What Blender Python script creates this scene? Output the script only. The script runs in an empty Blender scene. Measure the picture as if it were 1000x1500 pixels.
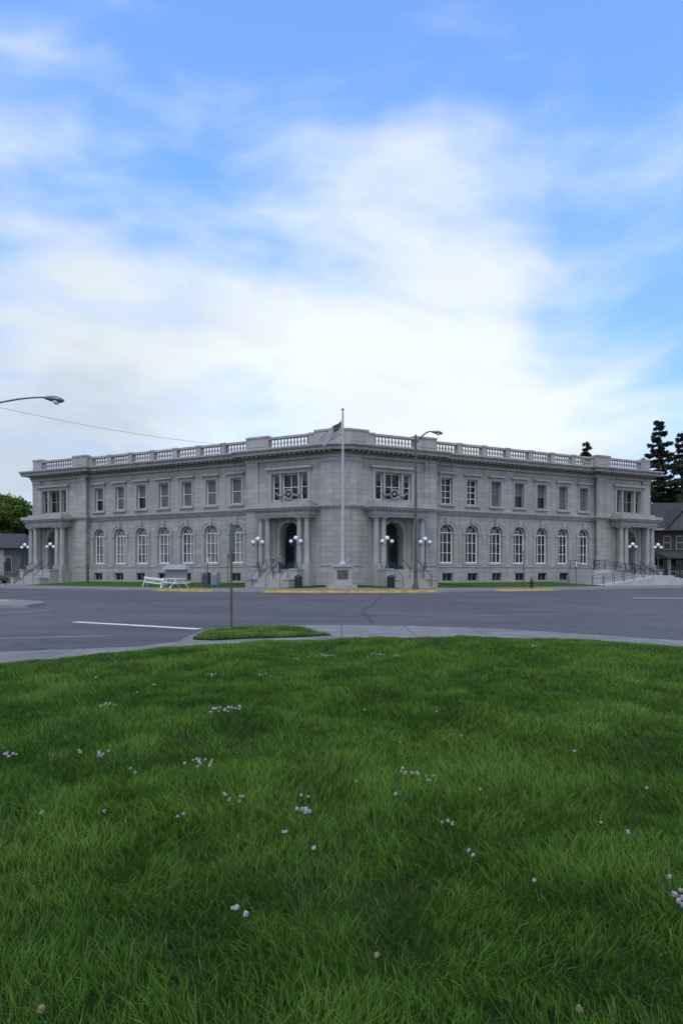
import bpy, math, random
import numpy as np
from mathutils import Vector, Matrix
random.seed(7); rng=np.random.default_rng(7)
scene=bpy.context.scene
A=math.radians(26.6); CA,SA=math.cos(A),math.sin(A); CY=60.0
S0=0.4
# ---------------------------------------------------------------- materials
def newmat(name):
    m=bpy.data.materials.new(name); m.use_nodes=True
    nt=m.node_tree; b=nt.nodes['Principled BSDF']; return m,nt,b
def N(nt,t,**k):
    n=nt.nodes.new(t)
    for a,v in k.items(): setattr(n,a,v)
    return n
def mix(nt,fac,c1,c2,bt='MIX'):
    n=nt.nodes.new('ShaderNodeMix'); n.data_type='RGBA'; n.blend_type=bt; n.clamp_factor=True
    for i,v in ((0,fac),(6,c1),(7,c2)):
        if hasattr(v,'links'): nt.links.new(v,n.inputs[i])
        elif i==0: n.inputs[0].default_value=v
        else: n.inputs[i].default_value=(*v,1)
    return n.outputs[2]
def math_(nt,op,a,b=None,c=None,clamp=False):
    n=nt.nodes.new('ShaderNodeMath'); n.operation=op; n.use_clamp=clamp
    for i,v in enumerate((a,b,c)):
        if v is None: continue
        if hasattr(v,'links'): nt.links.new(v,n.inputs[i])
        else: n.inputs[i].default_value=v
    return n.outputs[0]
def noise(nt,vec,scale,detail=4,rough=.55):
    n=N(nt,'ShaderNodeTexNoise'); n.inputs['Scale'].default_value=scale
    n.inputs['Detail'].default_value=detail; n.inputs['Roughness'].default_value=rough
    if vec is not None: nt.links.new(vec,n.inputs['Vector'])
    return n.outputs['Fac']
def maprange(nt,v,a,b,c=0.,d=1.,smooth=False):
    n=N(nt,'ShaderNodeMapRange'); n.clamp=True
    if smooth: n.interpolation_type='SMOOTHSTEP'
    nt.links.new(v,n.inputs[0])
    for i,x in zip((1,2,3,4),(a,b,c,d)): n.inputs[i].default_value=x
    return n.outputs[0]
def coords(nt,kind='Object'):
    return N(nt,'ShaderNodeTexCoord').outputs[kind]
def scaled(nt,vec,s):
    n=N(nt,'ShaderNodeVectorMath',operation='MULTIPLY'); nt.links.new(vec,n.inputs[0]); n.inputs[1].default_value=s
    return n.outputs[0]
def bump(nt,b,h,strength=.3,dist=.02):
    n=N(nt,'ShaderNodeBump'); n.inputs['Strength'].default_value=strength; n.inputs['Distance'].default_value=dist
    nt.links.new(h,n.inputs['Height']); nt.links.new(n.outputs[0],b.inputs['Normal'])
def simple(name,c,rough=.7,var=.25,scale=3.,metal=0.,bs=.2,spec=.4):
    m,nt,b=newmat(name); v=coords(nt)
    f=noise(nt,v,scale,6,.6)
    c2=tuple(x*(1-var) for x in c); c1=tuple(min(1,x*(1+var)) for x in c)
    nt.links.new(mix(nt,maprange(nt,f,.3,.7),c2,c1),b.inputs['Base Color'])
    b.inputs['Roughness'].default_value=rough; b.inputs['Metallic'].default_value=metal
    b.inputs['Specular IOR Level'].default_value=spec
    if bs>0: bump(nt,b,noise(nt,v,scale*8,4),bs,.01)
    return m
def stone(name,base,blocks=True,bw=1.25,bh=.46):
    m,nt,b=newmat(name); v=coords(nt)
    sp=N(nt,'ShaderNodeSeparateXYZ'); nt.links.new(v,sp.inputs[0])
    u=math_(nt,'ADD',sp.outputs[0],sp.outputs[1])
    cb=N(nt,'ShaderNodeCombineXYZ'); nt.links.new(u,cb.inputs[0]); nt.links.new(sp.outputs[2],cb.inputs[1])
    dk=tuple(x*.80 for x in base)
    if blocks:
        br=N(nt,'ShaderNodeTexBrick'); nt.links.new(cb.outputs[0],br.inputs['Vector'])
        br.inputs['Scale'].default_value=1; br.inputs['Brick Width'].default_value=bw; br.inputs['Row Height'].default_value=bh
        br.inputs['Mortar Size'].default_value=.014; br.inputs['Mortar Smooth'].default_value=.3
        br.inputs['Color1'].default_value=(*base,1); br.inputs['Color2'].default_value=(*dk,1)
        br.inputs['Mortar'].default_value=(*[x*.5 for x in base],1)
        col=br.outputs['Color']
    else: col=mix(nt,noise(nt,v,.8,3),dk,base)
    speck=noise(nt,v,14,5,.7)
    col=mix(nt,maprange(nt,speck,.35,.65,0,.35),col,(.75,.75,.75),'MULTIPLY')
    st=noise(nt,scaled(nt,v,(1.3,1.3,.12)),1.6,5,.65)     # weather streaks
    col=mix(nt,maprange(nt,st,.42,.72,0,.6),col,(.56,.55,.53),'MULTIPLY')
    big=noise(nt,v,.17,3)
    col=mix(nt,maprange(nt,big,.4,.7,0,.4),col,(.82,.78,.72),'MULTIPLY')
    nt.links.new(col,b.inputs['Base Color']); b.inputs['Roughness'].default_value=.82
    b.inputs['Specular IOR Level'].default_value=.25
    bump(nt,b,noise(nt,v,22,4,.7),.35,.02)
    return m
GRAN=stone('granite_ashlar',(.43,.402,.368))
TRIM=stone('granite_trim',(.445,.418,.385),False)
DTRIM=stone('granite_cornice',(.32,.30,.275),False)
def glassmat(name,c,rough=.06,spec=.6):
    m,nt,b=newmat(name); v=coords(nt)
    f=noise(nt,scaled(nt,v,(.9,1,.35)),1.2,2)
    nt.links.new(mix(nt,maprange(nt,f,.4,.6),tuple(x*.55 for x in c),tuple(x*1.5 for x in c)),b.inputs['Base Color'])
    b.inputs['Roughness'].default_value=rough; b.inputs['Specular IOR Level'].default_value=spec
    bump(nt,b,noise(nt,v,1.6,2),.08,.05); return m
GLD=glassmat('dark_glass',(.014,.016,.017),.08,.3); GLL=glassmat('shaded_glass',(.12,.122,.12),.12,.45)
BLIND=simple('window_blind',(.12,.115,.11),.5,.2,2)
WHT=simple('white_frame',(.76,.75,.73),.5,.06)
GFR=simple('grey_frame',(.28,.27,.26),.6,.1)
DARK=simple('dark_interior',(.018,.018,.02),.8)
GREEN=simple('green_bronze',(.03,.065,.05),.45,.3,metal=.2)
IRON=simple('dark_iron',(.03,.034,.034),.45,.3,metal=.4)
STEEL=simple('galvanised_steel',(.17,.17,.165),.5,.25,metal=.5)
BRONZ=simple('weathered_pole',(.10,.085,.07),.55,.3,metal=.3)
ALU=simple('pole_paint',(.42,.42,.42),.4,.12)
GLOBE=simple('opal_globe',(.82,.82,.8),.25,.03,bs=0)
CONC=simple('concrete',(.27,.258,.245),.9,.22,.9)
CONCL=simple('pale_concrete',(.42,.405,.38),.9,.15,1.2)
ROOFM=simple('roof_felt',(.1,.1,.1),.9)
# ---------------------------------------------------------------- mesh builder
class MB:
    def __init__(s): s.V=[];s.F=[];s.I=[]
    def add(s,vs,fs,mi=0):
        o=len(s.V); s.V+= [tuple(v) for v in vs]; s.F+=[tuple(i+o for i in f) for f in fs]; s.I+=[mi]*len(fs)
    def quad(s,a,b,c,d,mi=0): s.add([a,b,c,d],[(0,1,2,3)],mi)
    def box(s,x0,x1,y0,y1,z0,z1,mi=0):
        v=[(x,y,z) for z in (z0,z1) for y in (y0,y1) for x in (x0,x1)]
        s.add(v,[(0,2,3,1),(4,5,7,6),(0,1,5,4),(2,6,7,3),(0,4,6,2),(1,3,7,5)],mi)
    def lathe(s,cx,cy,prof,n=12,mi=0):
        vs=[];fs=[]
        for r,z in prof:
            for k in range(n):
                a=2*math.pi*k/n; vs.append((cx+r*math.cos(a),cy+r*math.sin(a),z))
        for i in range(len(prof)-1):
            for k in range(n):
                k2=(k+1)%n; fs.append((i*n+k,i*n+k2,(i+1)*n+k2,(i+1)*n+k))
        fs.append(tuple(range((len(prof)-1)*n,len(prof)*n))); fs.append(tuple(reversed(range(n))))
        s.add(vs,fs,mi)
    def tube(s,pts,r,n=8,mi=0):
        pts=[Vector(p) for p in pts]; rs=r if isinstance(r,(list,tuple)) else [r]*len(pts)
        vs=[];fs=[]
        for i,p in enumerate(pts):
            d=(pts[min(i+1,len(pts)-1)]-pts[max(i-1,0)]).normalized()
            up=Vector((0,0,1)) if abs(d.z)<.95 else Vector((1,0,0))
            a=d.cross(up).normalized(); b=a.cross(d)
            for k in range(n):
                t=2*math.pi*k/n; vs.append(p+(a*math.cos(t)+b*math.sin(t))*rs[i])
        for i in range(len(pts)-1):
            for k in range(n):
                k2=(k+1)%n; fs.append((i*n+k,i*n+k2,(i+1)*n+k2,(i+1)*n+k))
        fs.append(tuple(range(n))); fs.append(tuple(range((len(pts)-1)*n,len(pts)*n)))
        s.add(vs,fs,mi)
    def ball(s,c,r,mi=0,n=12,sz=1.):
        pr=[(max(.001,r*math.sin(math.pi*i/8)),c[2]-sz*r*math.cos(math.pi*i/8)) for i in range(9)]
        s.lathe(c[0],c[1],pr,n,mi)
def mk(name,mb,mats,parent=None,mat=None,mirror=False,smooth=False):
    me=bpy.data.meshes.new(name)
    V=mb.V;F=mb.F
    if mirror: V=[(-x,y,z) for x,y,z in V]; F=[tuple(reversed(f)) for f in F]
    me.from_pydata(V,[],F)
    for m in mats: me.materials.append(m)
    me.polygons.foreach_set('material_index',mb.I)
    if smooth:
        me.polygons.foreach_set('use_smooth',[True]*len(F))
        try: me.set_sharp_from_angle(angle=math.radians(40))
        except Exception: pass
    me.update()
    o=bpy.data.objects.new(name,me); scene.collection.objects.link(o)
    if parent: o.parent=parent
    if mat is not None: o.matrix_local=mat
    return o
def empty(name,loc=(0,0,0)):
    e=bpy.data.objects.new(name,None); scene.collection.objects.link(e); e.location=loc; e.empty_display_size=.3; return e
ML=Matrix(((-CA,-SA,0,0),(SA,-CA,0,CY),(0,0,1,0),(0,0,0,1)))
MR=Matrix(((-CA,SA,0,0),(-SA,-CA,0,CY),(0,0,1,0),(0,0,0,1)))
def L(s,t,z=0): return Vector((-CA*s-SA*t, CY+SA*s-CA*t, z))
def R(s,t,z=0): return Vector((CA*s+SA*t, CY+SA*s-CA*t, z))
# ---------------------------------------------------------------- building
def arcpts(a,b,zs,n=14):
    r=(b-a)/2;c=(a+b)/2
    return [(c-r*math.cos(math.pi*i/n),zs+r*math.sin(math.pi*i/n)) for i in range(n+1)]
def cell(m,s0,s1,z0,z1,a,b,c,d,t,dep,arch,mi=0,mr=0):
    q=lambda x0,x1,y0,y1: m.quad((x0,t,y0),(x1,t,y0),(x1,t,y1),(x0,t,y1),mi)
    q(s0,a,z0,z1); q(b,s1,z0,z1)
    if c>z0: q(a,b,z0,c)
    zs=d-(b-a)/2 if arch else d
    if arch:
        p=arcpts(a,b,zs)
        for (x0,y0),(x1,y1) in zip(p,p[1:]):
            m.quad((x0,t,y0),(x1,t,y1),(x1,t,z1),(x0,t,z1),mi)
            m.quad((x0,t,y0),(x1,t,y1),(x1,t-dep,y1),(x0,t-dep,y0),mr)
    else:
        q(a,b,d,z1); m.quad((a,t,d),(b,t,d),(b,t-dep,d),(a,t-dep,d),mr)
    for x in (a,b): m.quad((x,t,c),(x,t-dep,c),(x,t-dep,zs),(x,t,zs),mr)
    m.quad((a,t,c),(b,t,c),(b,t-dep,c),(a,t-dep,c),mr)
def ring(m,c,zs,r0,r1,t0,t1,mi=0,n=14):
    for i in range(n):
        a0=math.pi*i/n;a1=math.pi*(i+1)/n
        P=lambda r,a,t:(c-r*math.cos(a),t,zs+r*math.sin(a))
        m.quad(P(r0,a0,t1),P(r1,a0,t1),P(r1,a1,t1),P(r0,a1,t1),mi)
        m.quad(P(r1,a0,t0),P(r1,a1,t0),P(r1,a1,t1),P(r1,a0,t1),mi)
        m.quad(P(r0,a0,t0),P(r0,a1,t0),P(r0,a1,t1),P(r0,a0,t1),mi)
def archwin(fr,gl,a,b,c,d,t,mg,mf=0,fw=.08,bw=.024):
    r=(b-a)/2;cx=(a+b)/2;zs=d-r
    p=[(a,t,c),(b,t,c)]+[(x,t,z) for x,z in reversed(arcpts(a,b,zs))]
    gl.add(p,[tuple(range(len(p)))],mg)
    t0,t1=t+.003,t+.09
    fr.box(a,a+fw,t0,t1,c,zs,mf); fr.box(b-fw,b,t0,t1,c,zs,mf); fr.box(a+fw,b-fw,t0,t1,c,c+.1,mf)
    fr.box(a+fw,b-fw,t0,t1-.002,zs-.06,zs+.03,mf)
    ring(fr,cx,zs,r-fw,r,t0,t1,mf)
    for k in (1,2):
        x=a+(b-a)*k/3; fr.box(x-bw,x+bw,t0,t1-.01,c+.1,zs-.06,mf)
        ang=math.pi*k/3
        fr.tube([(cx,t+.05,zs+.03),(cx-(r-.06)*math.cos(ang),t+.05,zs+(r-.06)*math.sin(ang))],bw,4,mf)
    for k in range(1,3):
        z=c+(zs-c)*k/3; fr.box(a+fw,b-fw,t0,t1-.02,z-.02,z+.02,mf)
    ring(fr,cx,zs,r*.45,r*.45+.035,t0,t1-.03,mf,10)
def rectwin(fr,gl,a,b,c,d,t,mg,mf=0,nv=1,nh=1,th=.09,blind=None):
    gl.quad((a,t,c),(b,t,c),(b,t,d),(a,t,d),mg)
    if blind: gl.quad((a,t+.004,d-(d-c)*blind),(b,t+.004,d-(d-c)*blind),(b,t+.004,d),(a,t+.004,d),2)
    t0,t1=t+.006,t+.09
    fr.box(a,a+th,t0,t1,c,d,mf);fr.box(b-th,b,t0,t1,c,d,mf)
    fr.box(a+th,b-th,t0,t1,c,c+th,mf);fr.box(a+th,b-th,t0,t1,d-th,d,mf)
    for k in range(1,nv+1):
        x=a+(b-a)*k/(nv+1); fr.box(x-.025,x+.025,t0,t1-.02,c+th,d-th,mf)
    for k in range(1,nh+1):
        z=c+(d-c)*k/(nh+1); fr.box(a+th,b-th,t0,t1-.03,z-.025,z+.025,mf)
SEG=[(S0,9.6,.5),(9.6,30.2,0.),(30.2,38.4,.5)]
def band(m,z0,z1,pr,mi=0,back=-.3):
    m.box(S0,9.6+pr,back,.5+pr,z0,z1,mi); m.box(9.6+pr,30.2-pr,back,pr,z0,z1,mi); m.box(30.2-pr,38.4+pr,back,.5+pr,z0,z1,mi)
WIN=[11.2+2.95*i for i in range(7)]
def wing(side,parent):
    left=side=='left'; mat=ML if left else MR
    rd=random.Random(3 if left else 5)
    W=MB();T=MB();D=MB();FR=MB();G=MB();B=MB();C=MB();ST=MB()
    edges=[9.6]+[(WIN[i]+WIN[i+1])/2 for i in range(6)]+[30.2]
    for i,c in enumerate(WIN):
        e0,e1=edges[i],edges[i+1]
        cell(W,e0,e1,2.0,6.9,c-.78,c+.78,2.3,6.0,0,.4,True,0,1)
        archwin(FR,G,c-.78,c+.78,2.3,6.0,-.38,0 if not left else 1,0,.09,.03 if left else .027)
        zs=6.0-.78
        ring(T,c,zs,.80,1.06,-.01,.07); ring(T,c,zs,1.06,1.14,-.01,.13)
        for sx in(-1,1):
            x=c+sx*.93; T.box(x-.13,x+.13,-.01,.07,2.25,zs)
            T.box(x-.2,x+.2,-.01,.12,zs-.2,zs-.02)
        T.box(c-.14,c+.14,-.01,.22,5.95,6.62)      # keystone
        T.box(c-1.1,c+1.1,-.01,.16,2.1,2.24)         # sill
        cell(W,e0,e1,7.4,11.6,c-.62,c+.62,7.95,10.35,0,.36,False,0,1)
        darkup=(not left and i<2)
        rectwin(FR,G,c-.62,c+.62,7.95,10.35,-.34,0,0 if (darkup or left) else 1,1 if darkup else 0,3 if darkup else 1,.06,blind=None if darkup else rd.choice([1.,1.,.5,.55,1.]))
        T.box(c-.82,c-.62,-.01,.07,7.9,10.4); T.box(c+.62,c+.82,-.01,.07,7.9,10.4)
        T.box(c-.82,c+.82,-.01,.075,10.4,10.75); T.box(c-1.0,c+1.0,-.01,.3,10.75,10.92)
        T.box(c-.9,c+.9,-.01,.2,7.72,7.88)
        cell(B,e0,e1,0,2.0,c-.6,c+.6,.55,1.35,.15,.3,False,0,0)
        rectwin(FR,G,c-.6,c+.6,.55,1.35,-.12,0,1,1,0,.07)
    B.quad((9.6,-.3,2.0),(30.2,-.3,2.0),(30.2,.15,2.0),(9.6,.15,2.0))
    T.box(9.75,30.05,-.01,.2,1.9,2.05)
    # pavilions
    for (a,b,c) in ((S0,9.6,5.0),(30.2,38.4,35.1)):
        t=.5
        cell(W,a,b,1.7,6.9,c-1.0,c+1.0,1.7,5.95,t,1.1,True,0,1)
        cell(W,a,b,7.4,11.6,c-1.9,c+1.9,7.95,10.35,t,.45,False,0,1)
        for x in ([9.6] if a<5 else [30.2,38.4]): W.quad((x,-.4,0),(x,t,0),(x,t,11.6),(x,-.4,11.6))
        B.box(a,c-1.0,-.3,t+.15,0,2.0); B.box(c+1.0,b+.15,-.3,t+.15,0,2.0)
        for (x0,x1) in ((a,a+1.3),(b-1.3,b+.004)):
            W.box(x0,x1,t-.3,t+.14,2.0,6.95); W.box(x0,x1,t-.3,t+.14,7.4,11.55)
            T.box(x0,x1+.02,t-.3,t+.2,2.0,2.2); T.box(x0,x1+.02,t-.3,t+.2,11.2,11.5)
        for k,(x0,x1) in enumerate(((c-1.9,c-1.05),(c-.85,c+.85),(c+1.05,c+1.9))):
            rectwin(FR,G,x0,x1,7.95,10.35,t-.41,0,0 if a<5 else 1,1 if k==1 else 0,1,.08,blind=None if k==1 else .3)
        for x in(c-.95,c+.95): T.box(x-.1,x+.1,t-.45,t+.03,7.9,10.35)
        T.box(c-2.2,c-1.9,t-.01,t+.1,7.8,10.4);T.box(c+1.9,c+2.2,t-.01,t+.1,7.8,10.4)
        T.box(c-2.2,c+2.2,t-.01,t+.105,10.4,10.75);T.box(c-2.4,c+2.4,t-.01,t+.35,10.75,10.95)
        if a<5:
            zc=8.45
            n=18
            ps=[(c+.40*math.cos(2*math.pi*i/n),t+.18,zc+.40*math.sin(2*math.pi*i/n)) for i in range(n+1)]
            D.tube(ps,.10,6); D.ball((c,t+.16,zc),.15)
            for sx in(-1,1):
                D.tube([(c+sx*(.42+.85*k/6),t+.16,zc+.05-.2*math.sin(math.pi*k/6)+.06*k/6) for k in range(7)],[.05,.08,.1,.11,.1,.07,.04],6)
                D.ball((c+sx*1.3,t+.16,zc+.12),.1)
        # portico
        p1=t+1.45
        T.box(c-2.75,c+2.75,t-.01,p1,6.3,6.93); T.box(c-2.85,c+2.85,t-.01,p1+.1,6.5,6.58)
        T.box(c-3.0,c+3.0,t+.36,p1+.25,6.93,7.1); T.box(c-3.15,c+3.15,t+.36,p1+.4,7.1,7.42)
        T.box(c-2.6,c+2.6,t+.02,p1-.1,7.45,7.66)
        for k in range(18):
            x=c-2.8+k*5.6/17; T.box(x-.07,x+.07,p1,p1+.17,6.80,6.925)
        for x in(c-2.4,c-1.65,c+1.65,c+2.4):
            y=p1-.38
            T.box(x-.33,x+.33,y-.33,y+.33,1.7,2.15)
            C.lathe(x,y,[(.31,2.15),(.31,2.22),(.27,2.27),(.3,2.33),(.25,2.4),(.25,3.5),(.245,4.4),(.21,5.9),(.21,5.93),(.24,5.95),(.21,5.98),(.21,6.07),(.28,6.15),(.3,6.18)],16)
            T.box(x-.31,x+.31,y-.31,y+.31,6.18,6.3)
            T.box(x-.24,x+.24,t-.01,t+.1,2.0,6.3)
        for sx in(-1,1):
            x0,x1=sorted((c+sx*1.3,c+sx*2.85)); ST.box(x0,x1,t+.15,p1+.03,.0,1.698)
            x0,x1=sorted((c+sx*1.6,c+sx*2.3)); ST.box(x0,x1,p1+.03,3.1,0,1.6); ST.box(x0-.05,x1+.05,p1+.04,3.15,1.6,1.75)
            x0,x1=sorted((c+sx*1.6,c+sx*2.2)); ST.box(x0,x1,3.1,4.3,0,.75); ST.box(x0-.04,x1+.04,3.1,4.35,.75,.86)
        ST.box(c-1.3,c+1.3,-.6,p1+.03,0,1.7)
        nstep=9
        for k in range(nstep):
            z=1.7-(k+1)*.17; 
            if z>.13: ST.box(c-1.6,c+1.6,p1+.03+k*.28,p1+.03+(k+1)*.28,0,z)
        for x in(c-1.45,c,c+1.45):
            y0=p1+.1;y1=p1+2.5
            FR.tube([(x,y0,1.7),(x,y0,2.6),(x,y1,1.05),(x,y1,.15)],.028,6,2)
            ym=(y0+y1)/2; FR.tube([(x,ym,.9),(x,ym,1.83)],.024,6,2)
        G.quad((c-1,t-1.05,1.7),(c+1,t-1.05,1.7),(c+1,t-1.05,6),(c-1,t-1.05,6),3)
        dt=t-1.0
        FR.box(c-1,c+1,dt,dt+.12,4.45,4.62,3)
        for x in(-1,-.05,.9): FR.box(c+x,c+x+.1,dt,dt+.1,1.7,4.45,3)
        ring(FR,c,4.95,.88,1.0,dt,dt+.12,3); 
        for k in(1,2,3): 
            an=math.pi*k/4; FR.tube([(c,dt+.05,4.65),(c-.95*math.cos(an),dt+.05,4.95+.95*math.sin(an))],.03,4,3)
        for x0,x1 in((c-.9,c-.05),(c+.05,c+.9)):
            FR.box(x0,x1,dt,dt+.06,1.7,2.3,3); G.quad((x0,dt+.02,2.3),(x1,dt+.02,2.3),(x1,dt+.02,4.4),(x0,dt+.02,4.4),0)
        ring(T,c,4.95,1.02,1.3,t-.01,t+.08); T.box(c-.17,c+.17,t-.01,t+.25,5.9,6.3)
        for sx in(-1,1): T.box(c+sx*1.16-.14,c+sx*1.16+.14,t-.01,t+.08,1.9,4.95)
        FR.tube([(c,t+.7,6.3),(c,t+.7,5.2)],.015,4,2); FR.lathe(c,t+.7,[(.05,5.2),(.18,5.05),(.16,4.6),(.05,4.5)][::-1],6,2)
    band(T,6.9,7.1,.13); band(T,7.1,7.25,.26); band(T,7.25,7.4,.36)
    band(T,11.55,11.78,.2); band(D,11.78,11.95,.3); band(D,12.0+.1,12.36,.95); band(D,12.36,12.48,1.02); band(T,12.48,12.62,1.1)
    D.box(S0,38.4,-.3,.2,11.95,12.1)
    for (a,b,t) in SEG:
        n=int((b-a)/.5)
        for k in range(n+1):
            x=a+.15+k*(b-a-.2)/n
            D.box(x-.12,x+.12,-.2,t+.85,11.953,12.097)
        n=int((b-a)/.26)
        for k in range(n): 
            x=a+.13+k*.26; D.box(x-.07,x+.07,t+.25,t+.42,11.80,11.94)
    def pseg(a,b,t,solid,h=0):
        if solid:
            T.box(a,b,t-.5,t+.1,12.6,13.66+h); T.box(a-.03,b+.03,t-.56,t+.16,13.66+h,13.84+h)
            T.box(a-.02,b+.02,t-.5,t+.16,12.62,12.85)
            if b-a>1: T.box(a+.3,b-.3,t,t+.13,12.98,13.52)
        else:
            T.box(a,b,t-.4,t+.08,12.6,12.86); T.box(a,b,t-.42,t+.08,13.6,13.8)
            n=max(2,int(round((b-a)/.36)))
            for k in range(n):
                x=a+(k+.5)*(b-a)/n
                C.lathe(x,t-.15,[(.1,12.86),(.1,12.92),(.06,12.98),(.12,13.15),(.125,13.22),(.06,13.42),(.06,13.48),(.1,13.54),(.1,13.6)],8)
    pseg(S0,2.4,.5,True,.2); pseg(2.43,3.0,.5,True); pseg(3.03,7.2,.5,False); pseg(7.2,9.63,.5,True,.12)
    ed=[9.66]+[(WIN[i]+WIN[i+1])/2 for i in range(6)]+[30.14]
    for i in range(7):
        a,b=ed[i],ed[i+1]
        pseg(a+.3,b-.3,0,False)
        pseg(b-.27,b+.27,0,True)
    pseg(9.68,9.93,0,True)
    pseg(30.2,32.2,.5,True,.14); pseg(32.23,37.0,.5,False); pseg(37.0,38.4,.5,True,.14)
    RF=MB(); RF.box(1.5,38.3,-14,-.45,12.3,12.6); RF.box(38.0,38.39,-14,.49,0,12.3,1); RF.box(2,38.3,-14.2,-14,0,12.5,1)
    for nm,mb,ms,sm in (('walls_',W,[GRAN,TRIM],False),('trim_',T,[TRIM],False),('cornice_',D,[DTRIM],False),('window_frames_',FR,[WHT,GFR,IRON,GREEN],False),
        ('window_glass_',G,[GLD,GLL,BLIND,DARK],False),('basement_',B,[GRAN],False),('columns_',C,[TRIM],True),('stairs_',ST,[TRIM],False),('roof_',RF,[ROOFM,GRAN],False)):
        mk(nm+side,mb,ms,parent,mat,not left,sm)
bld=empty('stone_post_office_building')
wing('left',bld); wing('right',bld)
K=MB()
def corner(z0,z1,t,mi=0):
    l=L(S0,t);r=R(S0,t); k=(S0*CA+t*SA)/SA; y=l.y+k*CA
    vs=[(l.x,l.y,z0),(r.x,r.y,z0),(0,y,z0),(l.x,l.y,z1),(r.x,r.y,z1),(0,y,z1)]
    K.add(vs,[(0,1,4,3),(1,2,5,4),(2,0,3,5),(3,4,5),(0,2,1)],mi)
corner(0,2.0,.65);corner(2,2.2,.7,1);corner(2.2,6.9,.64);corner(6.9,7.1,.63+.0,1);corner(7.1,7.25,.76,1);corner(7.25,7.4,.86,1);corner(7.4,11.2,.64);corner(11.2,11.5,.7,1)
corner(11.5,11.55,.64);corner(11.55,11.78,.7,1);corner(11.78,11.95,.8,2);corner(11.95,12.1,.6,2);corner(12.1,12.36,1.45,2);corner(12.36,12.48,1.52,2);corner(12.48,12.62,1.6,1)
corner(12.62,13.86,.6,1);corner(13.86,14.04,.66,1)
mk('corner_pier',K,[GRAN,TRIM,DTRIM],bld)
# ---------------------------------------------------------------- globe lamps
def globe_lamp(P,h=2.75):
    e=empty('globe_street_lamp',P); m=MB()
    m.lathe(0,0,[(.2,0),(.2,.12),(.13,.2),(.1,.5),(.06,.6),(.05,1.4),(.045,h-.55),(.07,h-.5),(.09,h-.42),(.05,h-.35),(.1,h-.3)],10,0)
    m.tube([(-.48,0,h-.62),(-.45,0,h-.75),(-.2,0,h-.72),(0,0,h-.6),(.2,0,h-.72),(.45,0,h-.75),(.48,0,h-.62)],.03,6,0)
    for x in(-.48,.48): m.lathe(x,0,[(.05,h-.64),(.1,h-.56)],8,0); m.ball((x,0,h-.4),.17,1)
    m.ball((0,0,h-.12),.2,1)
    o=mk('post_and_globes',m,[GREEN,GLOBE],e,smooth=True)
    return e
for f,r in ((L,-A),(R,A)):
    for s in(3.05,6.95,33.15,37.05):
        e=globe_lamp(f(s,2.7,1.75)); e.rotation_euler=(0,0,r)
# ---------------------------------------------------------------- flagpole + flag
PX,PY=.1,55.6
fp=empty('flagpole',(PX,PY,.12)); m=MB()
m.box(-1.15,1.15,-1.15,1.15,0,.3,1);m.box(-.82,.82,-.82,.82,.3,.5,1);m.box(-.72,.72,-.72,.72,.5,1.75,1);m.box(-.85,.85,-.85,.85,1.75,1.95,1)
m.box(-.45,.45,-.74,-.7,.75,1.5,2)
m.lathe(0,0,[(.28,1.95),(.26,2.05),(.15,2.15),(.13,2.3),(.12,5),(.09,10),(.06,14.4),(.06,14.45)],14,0)
m.ball((0,0,14.57),.13,0)
m.tube([(.1,-.12,3.2),(.09,-.12,9),(.07,-.1,14.3)],.012,4,0)
mk('pole_and_pedestal',m,[ALU,TRIM,BRONZ],fp,smooth=True)
def flagm():
    m,nt,b=newmat('flag_cloth'); uv=N(nt,'ShaderNodeUVMap').outputs[0]; sp=N(nt,'ShaderNodeSeparateXYZ'); nt.links.new(uv,sp.inputs[0])
    st=math_(nt,'LESS_THAN',math_(nt,'FRACT',math_(nt,'MULTIPLY',sp.outputs[1],6.5)),.5)
    c=mix(nt,st,(.55,.55,.56),(.13,.05,.055))
    can=math_(nt,'MULTIPLY',math_(nt,'LESS_THAN',sp.outputs[0],.38),math_(nt,'GREATER_THAN',sp.outputs[1],.5))
    vo=N(nt,'ShaderNodeTexVoronoi'); vo.inputs['Scale'].default_value=18; nt.links.new(uv,vo.inputs['Vector'])
    star=math_(nt,'LESS_THAN',vo.outputs['Distance'],.25)
    nt.links.new(mix(nt,can,c,mix(nt,star,(.04,.045,.07),(.4,.4,.41))),b.inputs['Base Color']); b.inputs['Roughness'].default_value=.8
    return m
nu,nv=36,22
vs=[];uvs=[]
for j in range(nv+1):
    for i in range(nu+1):
        u,v=i/nu,j/nv
        x=-.1-u*1.75*(.85+.15*v)+ .04*math.sin(9*u)
        y=.18*math.sin(7*u+2.2*v)*u**.6-.05
        z=13.7-1.15*(1-v)*(1-.45*u)-1.5*u**1.05+.05*math.sin(12*u+v*3)
        vs.append((x,y,z)); uvs.append((u,v))
fs=[(j*(nu+1)+i,j*(nu+1)+i+1,(j+1)*(nu+1)+i+1,(j+1)*(nu+1)+i) for j in range(nv) for i in range(nu)]
me=bpy.data.meshes.new('flag'); me.from_pydata(vs,[],fs); ul=me.uv_layers.new(name='UVMap')
for l in me.loops: ul.data[l.index].uv=uvs[l.vertex_index]
me.polygons.foreach_set('use_smooth',[True]*len(fs)); me.materials.append(flagm())
fo=bpy.data.objects.new('flag',me); scene.collection.objects.link(fo); fo.parent=fp
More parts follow.
